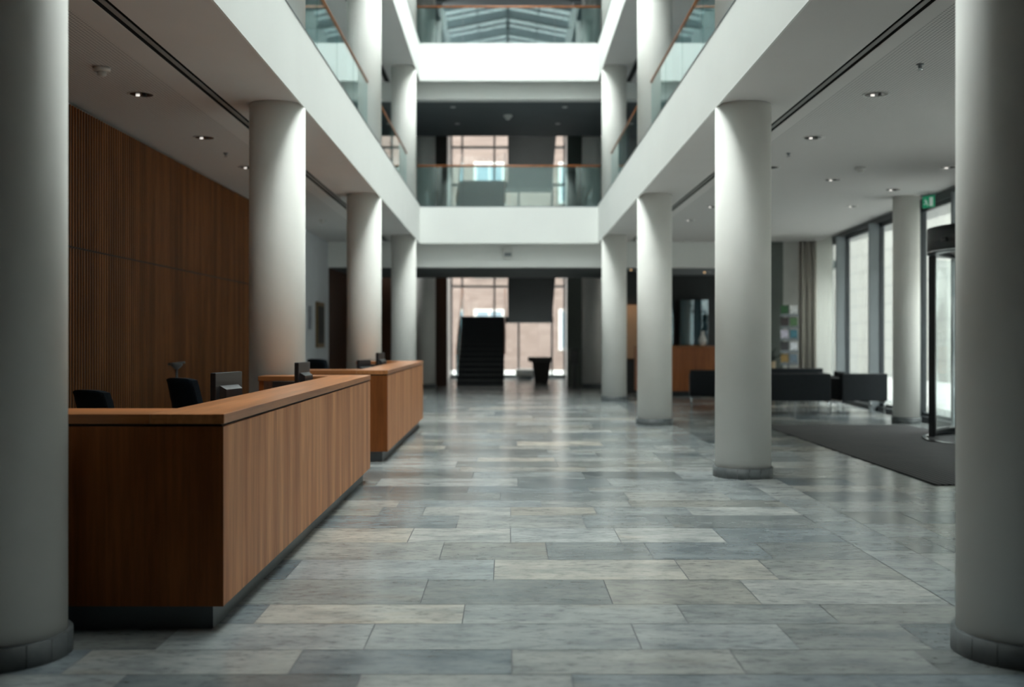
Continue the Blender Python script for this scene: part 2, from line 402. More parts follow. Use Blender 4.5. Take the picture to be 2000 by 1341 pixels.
# ---------------------------------------------------------------- walls
sbox('wall_left', WHITE, WL-.3, WL-.12, -6, 21.6, 0, 4.7)
bm = B(); box(bm, WL-.25, WL, 21.6, 27.6, 0, 4.1); struct('wall_left_far', bm, mat('pale_grey_wall', (.52, .54, .57, 1), .8, var=.03))
sbox('wall_left_back', BROWN, WL-.25, WL, 27.6, 33.6, 0, 3.31)
sbox('wall_back_left', BROWN, WL, -1.9, 33.5, 33.7, 0, 4.62)
sbox('wall_back_left_upper', mat('upper_brown_wall', (.05, .045, .04, 1), .7), -6.2, -1.9, 33.5, 33.7, 4.8, 8.68)
sbox('wall_back_right', GREENW, 1.85, 8.6, 33.5, 33.7, 0, 4.62)
sbox('wall_back_right_upper', GREENW, 1.85, 8.6, 33.5, 33.7, 4.8, 8.68)
sbox('wall_back_left_top', GREYW, -6.2, -2.05, 33.5, 33.7, 8.85, 12.05)
sbox('wall_back_right_top', GREYW, 2.05, 8.6, 33.5, 33.7, 8.85, 12.05)
sbox('wall_back_centre_top', GREYW, -2.3, 2.3, 36.5, 36.7, 9.4, 12.05)
sbox('wall_right_far_pier', GREENW, 6.6, 7.02, 27.42, 27.75, 0, 4.05)
sbox('wall_right_far', mat('grey_end_wall', (.42, .42, .40, 1), .8), 7.02, 8.3, 27.42, 27.75, 0, 4.05)
sbox('wall_gallery_left', WHITE, -5.0, -4.85, YN, 33.5, 4.8, 12.1)
sbox('wall_gallery_right', WHITE, 7.6, 7.75, YN, 33.5, 4.9, 12.1)
# ribbed wooden lining of the left wall, two rows of panels
def slat_wall():
    t = thing('wood_slat_lining', 'dark reddish-brown ribbed timber lining covering the wall behind the reception desks', 'wall panelling', (WL, 12, 0))
    for nm, z0, z1 in (('lower_panel_row', 0, 2.455), ('upper_panel_row', 2.475, 3.97)):
        bm = B(); y = -5.9
        while y < 21.52:
            ly = y-12
            for za, zb in ((z0, z1),):
                box(bm, -.03, -.022, ly, ly+.029, za, min(zb, 99))
            y += .075
        obj(nm, bm, WWALL, t)
    bm = B(); box(bm, -.11, -.031, -18, 9.6, 0, 3.97); obj('backing_board', bm, WBACK, t)
    bm = B(); box(bm, -.10, .012, 9.56, 9.62, 0, 3.97); obj('end_trim', bm, WWALL, t)
    return t
slat_wall()
# right side wall: solid near the camera, glazed front beyond
sbox('wall_right', DARKW, 7.3, 7.6, -6, 8.8, 0, 4.1)  # out of view, dark finish keeps bounced light off the near columns

# ---------------------------------------------------------------- columns
def column(x, y, z0, z1, label, r=.3, plinth=True, group=None):
    t = thing('column', label, 'column', (x, y, z0), 0, group)
    bm = B(); cyl(bm, r, .108 if plinth else 0, z1-z0, seg=96); obj('shaft', bm, COLM, t)
    if plinth:
        bm = B(); R = r+.024
        n = 16
        for i in range(n):          # curved stone segments with hairline joints
            a0, a1 = 2*PI*i/n+.006, 2*PI*(i+1)/n-.006
            pts = [(a0+(a1-a0)*k/6) for k in range(7)]
            ro = [bm.verts.new((R*math.cos(a), R*math.sin(a), 0)) for a in pts]
            rt = [bm.verts.new((R*math.cos(a), R*math.sin(a), .108)) for a in pts]
            ri = [bm.verts.new(((r-.03)*math.cos(a), (r-.03)*math.sin(a), .108)) for a in pts]
            for k in range(6):
                bm.faces.new((ro[k], ro[k+1], rt[k+1], rt[k])).smooth = True
                bm.faces.new((rt[k], rt[k+1], ri[k+1], ri[k]))
        obj('plinth', bm, PLINTH, t)
    return t
GL = ['nearest white round column at the left edge of the photo',
      'thick white round column rising behind the first reception desk',
      'white round column rising behind the second reception desk, with warm reflected light',
      'white round column at the far left corner of the atrium, beyond both desks',
      'shaded grey round column in the dark rear hall, left of the stairs']
GR = ['nearest round column at the right edge of the photo, mostly in shadow',
      'free-standing white round column on the open stone floor, largest in full view',
      'second free-standing white round column on the right, left of the wooden bar counter',
      'white round column at the far right corner of the atrium floor',
      'shaded grey round column in the dark rear hall, right of the stairs']
for i, y in enumerate(CY):
    zt = zc(y)-.003 if i < 4 else 3.315
    column(-2.41 if i == 0 else XL, 5.1 if i == 0 else y, 0, zt if i < 4 else 4.6, GL[i])
    column(2.46 if i == 0 else XR, 5.13 if i == 0 else y, 0, zt if i < 4 else 4.6, GR[i])
U = ['', 'second', 'third', 'corner', 'rear']
for i in (1, 2, 3, 4):
    z1 = zc2(CY[i])-.003 if i < 4 else 8.6
    for x, sd in ((XL, 'left'), (XR, 'right')):
        lab = {1: 'white round column on the first-floor %s gallery, nearest the camera and cut by the top of the photo',
               2: 'white round column on the first-floor %s gallery standing between two glass balustrades',
               3: 'white round column at the far corner of the first-floor %s gallery',
               4: 'dim grey round column in the dark rear hall on the first floor, %s side'}[i] % sd
        column(x, CY[i], L1, z1, lab, plinth=False)
for i in (2, 3, 4):
    for x, sd in ((XL, 'left'), (XR, 'right')):
        lab = {2: 'white round column on the second-floor %s gallery above the middle of the atrium',
               3: 'white round column at the far corner of the second-floor %s gallery',
               4: 'grey round column behind the top glass balustrade, %s side'}[i] % sd
        column(x, CY[i], L2, 11.99, lab, plinth=False)
column(7.04, 19.0, 0, zc(19)-.003, 'slimmer white round column beside the glazed front and the revolving door', r=.228)

# ---------------------------------------------------------------- balustrades
def balustrade(label, p0, p1, z0, zr, n):
    """glass balustrade with a round wooden handrail between two floor points"""
    p0, p1 = Vector((*p0, 0)), Vector((*p1, 0)); L = (p1-p0).length; ang = math.atan2((p1-p0).y, (p1-p0).x)
    t = thing('glass_balustrade', label, 'balustrade', (p0.x, p0.y, z0), ang)
    h = zr-z0
    for k in range(n):
        bm = B(); box(bm, L*k/n+.004, L*(k+1)/n-.004, -.008, .008, .03, h-.02); obj('glass_panel', bm, GLASS, t)
    bm = B(); tube(bm, (0, 0, h), (L, 0, h), .027, 16); obj('handrail', bm, RAILW, t)
    bm = B(); box(bm, 0, L, -.025, .025, 0, .05); obj('base_channel', bm, STEEL, t)
gx = {'left': -2.42, 'right': 2.47}
for sd in ('left', 'right'):
    X = gx[sd]; xc = XL if sd == 'left' else XR
    for (a, b, txt) in ((5.7, CY[1]-.31, 'nearest bay'), (CY[1]+.31, CY[2]-.31, 'middle bay'), (CY[2]+.31, CY[3]-.31, 'far bay')):
        balustrade('clear glass balustrade with wooden handrail, first-floor %s gallery, %s' % (sd, txt), (X, a), (X, b), L1, 5.90, 4)
        balustrade('clear glass balustrade with wooden handrail, second-floor %s gallery, %s' % (sd, txt), (X, a), (X, b), L2, 9.94, 4)
balustrade('glass balustrade with wooden handrail across the far end of the first-floor gallery', (-2.3, 27.25), (2.35, 27.25), 4.79, 5.86, 4)
balustrade('glass balustrade across the top end gallery, mirroring the glazed roof', (-2.3, 27.25), (2.35, 27.25), 8.85, 9.89, 4)

# ---------------------------------------------------------------- glazed roof
def skylight():
    t = thing('skylight', 'pitched glazed roof over the atrium with dark beams, seen mirrored in the top balustrade', 'skylight', (0, 16.5, 12.05))
    W, E, R, y0, y1 = 2.26, 1.25, 1.68, -11.3, 10.9
    for s in (-1, 1):
        bm = B(); a, b = sorted((s*W, s*(W+.25))); box(bm, a, b, y0, y1, 0, E+.08); obj('upstand', bm, WHITE, t)
    bm = B(); box(bm, -W-.25, W+.25, y1, y1+.2, 0, R+.05); obj('gable', bm, WHITE, t)
    bm = B(); box(bm, -.06, .06, y0, y1, R-.16, R); obj('ridge_beam', bm, STEEL, t)
    y = y0+.4; k = 0
    while y < y1:
        big = (k % 3 == 0); hw, dp = (.11, .26) if big else (.03, .08)
        bm = B()
        for s in (-1, 1):
            hexa(bm, [(0, y-hw, R-dp), (s*W, y-hw, E-dp), (s*W, y+hw, E-dp), (0, y+hw, R-dp), (0, y-hw, R), (s*W, y-hw, E), (s*W, y+hw, E), (0, y+hw, R)])
        obj('main_beam' if big else 'glazing_bar', bm, STEEL, t)
        y += .733; k += 1
    for s in (-1, 1):
        bm = B(); x = s*W*.5; z = (E+R)/2
        box(bm, x-.02, x+.02, y0, y1, z-.07, z); obj('purlin', bm, STEEL, t)
        bm = B(); vs = [bm.verts.new(v) for v in ((0, y0, R+.03), (s*W, y0, E+.03), (s*W, y1, E+.03), (0, y1, R+.03))]; bm.faces.new(vs)
        o = obj('roof_glass', bm, CLEAR, t); md = o.modifiers.new('thickness', 'SOLIDIFY'); md.thickness = .012
skylight()

# ---------------------------------------------------------------- reception desks
def desk(label, y0, y1, ret):
    t = thing('reception_desk', label, 'reception desk', (0, 0, 0))
    X = -1.455; t.location = (X, y0, 0); L = y1-y0
    zt, zb, zk = 1.112, 1.062, .128
    # long counter front with shadow gap under the top
    bm = B(); box(bm, -.34, 0, 0, L, zk, zb-.014, .002); obj('front_body', bm, WDESK, t)
    bm = B(); box(bm, -.375, .004, -.004, L+.004, zb, zt, .003); obj('counter_top', bm, WTOPY, t)
    bm = B(); box(bm, -.33, -.012, .012, L-.012, zb-.014, zb); obj('shadow_gap', bm, WBACK, t)
    # near return (faces the entrance)
    bm = B(); box(bm, -ret+.01, -.342, 0, .42, zk, zb-.014, .002); obj('end_body', bm, WDARK, t)
    bm = B(); box(bm, -.342, -.0005, -.0015, .02, zk, zb-.014); obj('end_shade_cover', bm, WDARK, t)  # thin sheet carrying the shade-darkened veneer across the near end
    bm = B(); box(bm, -ret, -.3765, -.004, .45, zb, zt, .003); obj('return_top', bm, WTOPX, t)
    bm = B(); box(bm, -ret+.03, -.33, .012, .40, zb-.014, zb); obj('return_shadow_gap', bm, WBACK, t)
    # recessed metal kick
    bm = B(); box(bm, -.30, -.07, .06, L-.05, 0, zk); box(bm, -ret+.06, -.30, .06, .38, 0, zk); obj('kick_plate', bm, KICK, t)
    # open return at the far end: slab on a leg
    bm = B(); box(bm, -1.09, -.3765, L-.42, L+.004, zb, zt, .003); obj('far_return_top', bm, WTOPX, t)
    bm = B(); box(bm, -1.085, -1.035, L-.40, L-.02, 0, zb); obj('far_return_leg', bm, WDARK, t)
    bm = B(); box(bm, -.93, -.38, L-.46, L-.43, .735, 1.06); obj('inner_panel', bm, BLACKP, t)
    # lower work surface inside
    bm = B(); box(bm, -1.03, -.342, .46, L-.45, .70, .73); obj('work_surface', bm, WTOPY, t)
    for q in (.5, L-.9): bm = B(); box(bm, -1.0, -.96, q, q+.4, 0, .70); obj('work_surface_support', bm, WDARK, t)
    return t
desk('long wooden reception desk nearest the camera, near end in deep shade, partly put into its veneer', 5.5, 11.36, 2.36)
desk('long wooden reception desk further back, beyond the first desk', 13.0, 18.43, 1.4)

# ---------------------------------------------------------------- office chairs, monitors and small desk items
def office_chair(label, x, y, rz, top=1.1):
    t = thing('office_chair', label, 'office chair', (x, y, 0), rz, 'office chairs behind the reception desks')
    bm = B(); box(bm, -.24, .24, -.24, .24, .44, .52, .03); obj('seat', bm, NAVYF, t)
    bm = B()      # gently curved, tapered back
    n = 8; H0, H1 = .60, top
    fr, bk = [], []
    for j in range(7):
        v = j/6; z = H0+(H1-H0)*v; wd = .225-.02*v; yb = -.21-.13*v
        rowf, rowb = [], []
        for i in range(n+1):
            u = -1+2*i/n; cy = yb-.0+.035*u*u
            drop = .02*(u**4) if j == 6 else 0
            rowf.append(bm.verts.new((u*wd, cy+.03, z-drop))); rowb.append(bm.verts.new((u*wd, cy-.03, z-drop)))
        fr.append(rowf); bk.append(rowb)
    for j in range(6):
        for i in range(n):
            bm.faces.new((fr[j][i], fr[j][i+1], fr[j+1][i+1], fr[j+1][i])).smooth = True
            bm.faces.new((bk[j][i+1], bk[j][i], bk[j+1][i], bk[j+1][i+1])).smooth = True
        bm.faces.new((fr[j][0], fr[j+1][0], bk[j+1][0], bk[j][0])); bm.faces.new((fr[j][n], bk[j][n], bk[j+1][n], fr[j+1][n]))
    for i in range(n):
        bm.faces.new((fr[6][i], fr[6][i+1], bk[6][i+1], bk[6][i])); bm.faces.new((fr[0][i+1], fr[0][i], bk[0][i], bk[0][i+1]))
    obj('backrest', bm, NAVYF, t)
    bm = B(); box(bm, -.03, .03, -.27, -.22, .46, .64); box(bm, -.03, .03, -.27, 0, .42, .45); obj('back_bracket', bm, BLACKP, t)
    bm = B(); cyl(bm, .03, .1, .44, seg=20); obj('gas_column', bm, CHROME, t)
    bm = B()
    for k in range(5):
        a = 2*PI*k/5; tube(bm, (0, 0, .12), (.28*math.cos(a), .28*math.sin(a), .07), .018, 10)
    obj('star_base', bm, BLACKP, t)
    for k in range(5):
        a = 2*PI*k/5; bm = B(); tube(bm, (.28*math.cos(a)-.02*math.sin(a), .28*math.sin(a)+.02*math.cos(a), .03), (.28*math.cos(a)+.02*math.sin(a), .28*math.sin(a)-.02*math.cos(a), .03), .03, 14)
        obj('caster', bm, BLACKP, t)
    return t
office_chair('dark navy office chair at the left, behind the near return of the first desk', -3.22, 9.0, math.radians(-34), 1.08)
office_chair('dark navy office chair between the small lamp and the first monitor', -2.94, 10.55, math.radians(-38), 1.12)
office_chair('dark navy office chair behind the second desk, just right of the thick column', -2.95, 17.9, math.radians(-38), 1.16)

def monitor(label, x, y, rz, z=.73, wd=.44, hh=.33, zt=1.24):
    t = thing('monitor', label, 'monitor', (x, y, z), rz, 'monitors behind the reception counter')
    H = zt-z
    # back of the housing faces local -Y
    bm = B(); box(bm, -wd/2, wd/2, -.025, .02, H-hh, H, .008); obj('housing', bm, BLACKP, t)
    bm = B(); box(bm, -wd/2+.02, wd/2-.02, .021, .023, H-hh+.02, H-.02); obj('screen', bm, SCREEN, t)
    bm = B(); hexa(bm, [(-.14,-.07,H-hh+.03),(.14,-.07,H-hh+.03),(.15,-.024,H-hh+.01),(-.15,-.024,H-hh+.01),(-.13,-.07,H-.13),(.13,-.07,H-.13),(.15,-.024,H-.1),(-.15,-.024,H-.1)]); obj('rear_bulge', bm, BLACKP, t)
    bm = B(); box(bm, -.035, .035, -.09, -.05, .012, H-hh+.12); obj('stand', bm, BLACKP, t)
    bm = B(); cyl(bm, .11, 0, .014, cy=-.05, seg=32); obj('base', bm, BLACKP, t)
monitor('black monitor with its back turned, near middle of the first desk', -2.20, 8.4, math.radians(77), zt=1.235)
monitor('black monitor at the far end of the first desk', -2.02, 10.55, math.radians(84), zt=1.265, wd=.38)
monitor('low dark screen on the second desk, left of the small black monitor', -2.2, 16.4, math.radians(60), zt=1.17, wd=.30)
monitor('small black monitor on the second desk, in front of the third column', -2.02, 17.0, math.radians(80), zt=1.27, wd=.36)
def desk_lamp():
    t = thing('desk_lamp', 'small grey lamp on a thin stem standing behind the second office chair', 'lamp', (-3.62, 11.75, 0))
    bm = B(); cyl(bm, .12, 0, .02); obj('base', bm, STEEL, t)
    bm = B(); tube(bm, (0, 0, .02), (0, 0, 1.18), .012); obj('stem', bm, STEEL, t)
    bm = B(); lathe(bm, [(.02, 1.16), (.06, 1.20), (.065, 1.225), (.02, 1.23)], 24); obj('lamp_head', bm, STEEL, t)
    bm = B(); tube(bm, (-.09, 0, 1.215), (.09, 0, 1.235), .013); obj('cross_bar', bm, STEEL, t)
desk_lamp()
def phone(label, x, y, rz):
    t = thing('telephone', label, 'telephone', (x, y, 1.112), rz)
    bm = B(); hexa(bm, [(-.08,-.09,0),(.08,-.09,0),(.08,.09,0),(-.08,.09,0),(-.08,-.09,.02),(.08,-.09,.02),(.08,.09,.06),(-.08,.09,.06)]); obj('body', bm, BLACKP, t)
    bm = B(); box(bm, -.085, -.04, -.09, .09, .045, .075, .01); obj('handset', bm, BLACKP, t)

# ---------------------------------------------------------------- ceiling fittings
def downlight(label, x, y, z, r=.125, m=BULB, group='recessed downlights'):
    t = thing('downlight', label, 'ceiling light', (x, y, z), 0, group)
    bm = B(); lathe(bm, [(r+.015, .0), (r+.012, -.006), (r-.006, -.004), (r-.008, 0)], 40); obj('trim_ring', bm, WPLAS, t)
    bm = B(); lathe(bm, [(r-.008, -.002), (r-.008, -.0035), (r-.06, -.0025)], 40); lathe(bm, [(r-.01, -.0015), (0.0001, -.0012)], 40); obj('reflector', bm, mat_refl, t)
    bm = B(); tube(bm, (-.055, .0, -.010), (-.02, .0, -.010), .010, 12); obj('lamp', bm, m, t)
    bm = B(); tube(bm, (.02, .0, -.010), (.05, .0, -.010), .008, 12); obj('lamp', bm, BLACKP, t)
mat_refl = mat('downlight_reflector', (.12, .10, .09, 1), .25, metal=.7, var=.3, scale=12)
for x, y, lab in ((-3.80, 11.15, 'round recessed downlight in the left ceiling, nearest the camera'),
                  (-3.81, 13.5, 'round recessed downlight in the left ceiling, second from the camera'),
                  (-3.82, 15.8, 'round recessed downlight in the left ceiling, partly behind the thick column'),
                  (3.82, 11.15, 'round recessed downlight in the right ceiling, nearest the camera'),
                  (3.84, 13.5, 'round recessed downlight in the right ceiling, second in the row from the camera'),
                  (3.86, 15.8, 'round recessed downlight in the right ceiling, at the edge of the big free-standing column'),
                  (3.86, 20.35, 'small recessed downlight between the two free-standing columns'),
                  (3.82, 22.6, 'small recessed downlight just right of the second free-standing column'),
                  (6.48, 15.8, 'round recessed downlight near the shadowed right column, above the door'),
                  (6.48, 18.1, 'recessed downlight just in front of the slim column'),
                  (6.50, 20.3, 'small recessed downlight over the lounge seating'),
                  (5.14, 17.0, 'flat white recessed downlight beyond the ceiling detector')):
    downlight(lab, x, y, zc(y), .125 if y < 19 else .10)
def sprinkler(label, x, y, z):
    t = thing('sprinkler', label, 'sprinkler', (x, y, z), 0, 'ceiling sprinklers')
    bm = B(); lathe(bm, [(.035, 0), (.035, -.006), (.012, -.01), (.010, -.035), (.0001, -.036)], 20); obj('body', bm, STEEL, t)
    bm = B(); lathe(bm, [(.0001, -.048), (.028, -.048), (.028, -.052), (.0001, -.052)], 20); obj('deflector', bm, CHROME, t)
    bm = B(); tube(bm, (-.016, 0, -.012), (-.012, 0, -.05), .003, 8); tube(bm, (.016, 0, -.012), (.012, 0, -.05), .003, 8); obj('frame_arm', bm, STEEL, t)
sprinkler('tiny sprinkler head in the left ceiling, near the wood-lined wall', -3.83, 14.6, zc(14.6))
sprinkler('tiny sprinkler head in the right ceiling, nearest the camera', 3.81, 9.94, zc(9.94))
sprinkler('tiny sprinkler head in the right ceiling, beside the second downlight', 3.81, 14.6, zc(14.6))
sprinkler('tiny sprinkler head in the right ceiling, above the lounge seats', 4.9, 24.6, zc(24.6))
def detector(label, x, y, z, k=1.0):
    t = thing('smoke_detector', label, 'smoke detector', (x, y, z), 0, 'smoke detectors')
    bm = B(); lathe(bm, [(.07*k, 0), (.07*k, -.03*k), (.06*k, -.038*k), (.0001, -.038*k)], 32); obj('base', bm, WPLAS, t)
    bm = B(); lathe(bm, [(.04*k, -.036*k), (.038*k, -.065*k), (.03*k, -.075*k), (.0001, -.077*k)], 24); obj('sensor_head', bm, WPLAS, t)
detector('white smoke detector on the left ceiling, nearest the camera', -3.80, 10.06, zc(10.06), 1.1)
detector('white smoke detector on the right ceiling above the entrance mat', 5.18, 15.8, zc(15.8), 1.1)
for x, y in ((-4.1, 21.4), (-3.75, 22.6), (-3.95, 24.2)):
    pass
detector('faint smoke detector on the left ceiling, seen between two columns', -3.9, 22.6, zc(22.6), 1.0)
detector('pale dome detector in the dark first-floor rear ceiling', 0.0, 29.4, 7.60, 1.7)
for x, y, lab in ((-1.45, 28.4, 'faint ceiling lamp in the dark first-floor rear ceiling, front left'), (1.5, 28.4, 'faint ceiling lamp in the dark first-floor rear ceiling, front right'),
                  (-1.44, 30.6, 'faint ceiling lamp in the dark first-floor rear ceiling, back left'), (1.42, 30.6, 'faint ceiling lamp in the dark first-floor rear ceiling, back right')):
    t = thing('ceiling_lamp', lab, 'ceiling light', (x, y, 7.60), 0, 'rear hall ceiling lamps')
    bm = B(); lathe(bm, [(.07, 0), (.07, -.01), (.05, -.014), (.0001, -.014)], 24); obj('ring', bm, WPLAS, t)
# small box on the beam
t = thing('wall_speaker', 'small pale box mounted on the beam under the far gallery', 'speaker', (0.0, 27.45, 3.55))
bm = B(); box(bm, -.12, .12, -.12, 0, 0, .26, .01); obj('housing', bm, WPLAS, t)
bm = B(); box(bm, -.09, .09, -.125, -.118, .03, .12); obj('grille', bm, STEEL, t)

# ---------------------------------------------------------------- glazed front on the right
def facade():
    y0, y1 = 8.8, 27.4
    def X(y): return facx(y)
    ys = [9.3, 11.6, 13.9, 17.35, 19.55, 22.2, 24.95, 27.3]
    def strip(bm, ya, yb, xa, xb, za, zb):
        hexa(bm, [(X(ya)+xa, ya, za), (X(ya)+xb, ya, za), (X(yb)+xb, yb, za), (X(yb)+xa, yb, za), (X(ya)+xa, ya, zb), (X(ya)+xb, ya, zb), (X(yb)+xb, yb, zb), (X(yb)+xa, yb, zb)])
    bm = B(); strip(bm, y0, y1, -.02, .12, 3.86, 4.02); struct('trim_facade_header', bm, FRAME)
    bm = B(); strip(bm, y0, 14.3, -.04, .12, 0, .10); strip(bm, 16.9, y1, -.04, .12, 0, .10); struct('trim_facade_sill', bm, FRAME)
    n = 1
    for a, b in zip(ys, ys[1:]):
        if a == 13.9: za = 3.16
        else: za = .10
        bm = B(); strip(bm, a+.05, b-.05, .06, .075, za, 3.86)
        g = struct('window_%d' % n, bm, CLEAR); 
        bm = B(); strip(bm, a+.05, b-.05, .04, .10, 3.78, 3.86); strip(bm, a+.05, b-.05, .04, .10, za, za+.06)
        o = obj('frame_rail', bm, FRAME, g)
        n += 1
    for k, y in enumerate(ys):
        t = thing('facade_fin', ['grey vertical fin of the glazed front, hidden side nearest the camera', 'grey vertical fin of the glazed front, hidden behind the near column',
            'grey vertical fin of the glazed front, camera side of the revolving door', 'grey vertical fin of the glazed front, beside the revolving door',
            'grey vertical fin directly behind the slim lounge column', 'broad grey vertical fin left of the slim lounge column',
            'grey vertical fin of the glazed front, nearest the curtains', 'grey vertical end fin against the curtains'][k], 'window fin', (X(y), y, 0), 0, 'vertical fins of the glazed front')
        bm = B(); box(bm, -.19, .02, -.035, .035, .0, 3.86); obj('fin', bm, FIN, t)
        bm = B(); box(bm, .021, .11, -.055, .055, .0, 3.86); obj('glazing_frame', bm, FRAME, t)
facade()
sbox('wall_right_above_glass', WHITE, 7.2, 8.4, 8.8, 27.4, 4.045, 4.6)

# revolving door
def rev_door():
    cx, cy, R = 7.40, 15.6, 1.2
    t = thing('revolving_door', 'black framed revolving door drum projecting from the glazed front', 'revolving door', (cx, cy, .012))
    def arc(bm, a0, a1, r0, r1, z0, z1, n=20):
        ps = []
        for i in range(n+1):
            a = a0+(a1-a0)*i/n; c, s = math.cos(a), math.sin(a)
            ps.append([bm.verts.new((r*c, r*s, z)) for r, z in ((r0, z0), (r1, z0), (r1, z1), (r0, z1))])
        for p, q in zip(ps, ps[1:]):
            for k in range(4):
                f = bm.faces.new((p[k], p[(k+1) % 4], q[(k+1) % 4], q[k])); f.smooth = k in (1, 3)
        bm.faces.new(ps[0][::-1]); bm.faces.new(ps[-1])
    full = (PI*.42, PI*1.58)
    bm = B(); arc(bm, *full, R-.12, R+.03, 2.72, 3.10, 40); obj('drum_header', bm, BLKFR, t)
    bm = B(); 
    n = 40; vs = [bm.verts.new((1.2*math.cos(full[0]+(full[1]-full[0])*i/n), 1.2*math.sin(full[0]+(full[1]-full[0])*i/n), 3.08)) for i in range(n+1)]
    bm.faces.new(vs); o = obj('drum_roof', bm, BLKFR, t)
    bm = B(); arc(bm, *full, R+.031, R+.036, 2.73, 2.76, 40); obj('header_trim', bm, CHROME, t)
    bm = B(); a = math.radians(192); arc(bm, a, a+.09, R+.03, R+.05, 2.86, 2.92, 4); obj('door_sensor', bm, BLACKP, t)
    # curved side screen (far half)
    def post(a, w=.05, z1=2.72):
        bm = B(); arc(bm, a-w, a+w, R-.07, R+.02, 0, z1, 4); obj('post', bm, BLKFR, t)
    for a in (math.radians(148), math.radians(218)): post(a)
    for a0, a1 in ((85, 146), (220, 275)):
        bm = B(); arc(bm, math.radians(a0), math.radians(a1), R-.03, R-.018, .12, 2.68, 20); obj('curved_glass', bm, CLEAR, t)
        bm = B(); arc(bm, math.radians(a0), math.radians(a1), R-.06, R+.01, 0, .12, 20); obj('curved_rail', bm, BLKFR, t)
    # four wings
    for k in range(4):
        a = math.radians(24)+k*PI/2; c, s = math.cos(a), math.sin(a)
        M = Matrix.Rotation(a, 4, 'Z')
        bm = B(); box(bm, .04, R-.1, -.012, .012, .12, 2.6); bmesh.ops.transform(bm, matrix=M, verts=bm.verts); wg = obj('wing_glass', bm, CLEAR, t)
        bm = B()
        box(bm, .03, .09, -.03, .03, .02, 2.68); box(bm, R-.15, R-.08, -.03, .03, .02, 2.68)
        box(bm, .03, R-.08, -.03, .03, .02, .14); box(bm, .03, R-.08, -.03, .03, 2.58, 2.68)
        bmesh.ops.transform(bm, matrix=M, verts=bm.verts); obj('wing_frame', bm, BLKFR, t)
    bm = B(); cyl(bm, .035, 0, 2.7, seg=20); obj('centre_post', bm, BLKFR, t)
    bm = B(); arc(bm, *full, R+.04, R+.10, .013, .018, 40); obj('floor_ring', bm, CHROME, t)
rev_door()
# emergency exit sign
t = thing('exit_sign', 'small green emergency exit sign hanging from the ceiling by the glazed front', 'exit sign', (7.22, 18.45, 3.74), math.radians(-62))
bm = B(); box(bm, -.12, .12, -.012, .012, 0, .20); obj('sign_panel', bm, SIGNG, t)
bm = B()   # running figure, arrow and door
tube(bm, (-.06, -.014, .155), (-.06, -.0145, .156), .017, 12)
for p, q, r in (((-.055, .13), (-.035, .09), .010), ((-.035, .09), (-.065, .065), .008), ((-.065, .065), (-.09, .06), .007), ((-.035, .09), (-.01, .06), .008), ((-.01, .06), (-.012, .03), .007), ((-.055, .125), (-.085, .11), .006), ((-.05, .125), (-.02, .105), .006)):
    tube(bm, (p[0], -.0135, p[1]), (q[0], -.0135, q[1]), r, 8)
box(bm, .03, .10, -.0145, -.0125, .02, .17)
obj('pictogram', bm, SIGNW, t)
bm = B(); box(bm, -.16, .16, -.02, .02, .20, .235); tube(bm, (0, 0, .23), (0, 0, zc(18.45)-3.74), .008); obj('housing', bm, STEEL, t)

# entrance mat
bm = B(); box(bm, 0, 2.5, 0, 7.55, .001, .012)
o = obj('entrance_mat', bm, MATM, loc=(4.36, 10.95, 0)); tag(o, 'large dark ribbed entrance mat laid in the stone floor before the revolving door', 'mat')

# ---------------------------------------------------------------- lounge seats
def seat(label, x, y, rz, W, H=.80, D=.78, name='armchair', cat='armchair'):
    t = thing(name, label, cat, (x, y, 0), rz, 'black lounge seats')
    hw, hd, z0 = W/2, D/2, .26
    bm = B(); box(bm, -hw, hw, -hd, -hd+.14, z0, H, .018); obj('backrest', bm, BLACKF, t)
    for s in (-1, 1):
        a, b = sorted((s*hw, s*(hw-.12))); bm = B(); box(bm, a, b, -hd+.142, hd, z0, H-.10, .018); obj('armrest', bm, BLACKF, t)
    n = max(1, round((W-.24)/.65)); sw = (W-.25)/n
    for k in range(n):
        bm = B(); box(bm, -hw+.125+k*sw, -hw+.125+(k+1)*sw-.005, -hd+.145, hd-.01, .34, .47, .03); obj('seat_cushion', bm, BLACKF, t)
    bm = B(); box(bm, -hw+.122, hw-.122, -hd+.143, hd-.02, z0, .335); obj('seat_base', bm, BLACKF, t)
    for sx in (-1, 1):
        for sy in (-1, 1):
            bm = B(); tube(bm, (sx*(hw-.04), sy*(hd-.05), 0), (sx*(hw-.04), sy*(hd-.05), z0), .013, 10); obj('leg', bm, CHROME, t)
    bm = B()
    for sx in (-1, 1): box(bm, sx*(hw-.04)-.012, sx*(hw-.04)+.012, -hd+.05, hd-.05, z0-.024, z0-.002)
    obj('frame_bar', bm, CHROME, t)
seat('wide black sofa seen from behind, just right of the big free-standing column', 5.37, 21.55, 0, 1.98, .80, name='sofa', cat='sofa')
seat('black armchair seen from behind beside the glazed front, rightmost of the lounge', 7.02, 21.6, math.radians(4), .92, .80)
seat('black armchair in the gap left of the big free-standing column', 4.45, 23.2, math.radians(-8), 1.05, .82)
seat('black sofa at the back of the lounge, facing the camera before the windows', 6.6, 24.7, math.radians(178), 1.4, .80, name='sofa', cat='sofa')
seat('black armchair half hidden behind the wide sofa, facing left', 6.85, 23.3, math.radians(80), .85, .78)
t = thing('coffee_table', 'low dark coffee table in the middle of the lounge seats', 'table', (5.6, 23.0, 0))
bm = B(); box(bm, -.5, .5, -.35, .35, .36, .39, .004); obj('table_top', bm, BLACKP, t)
for sx in (-1, 1):
    for sy in (-1, 1): bm = B(); tube(bm, (sx*.46, sy*.31, 0), (sx*.46, sy*.31, .36), .013, 10); obj('leg', bm, CHROME, t)

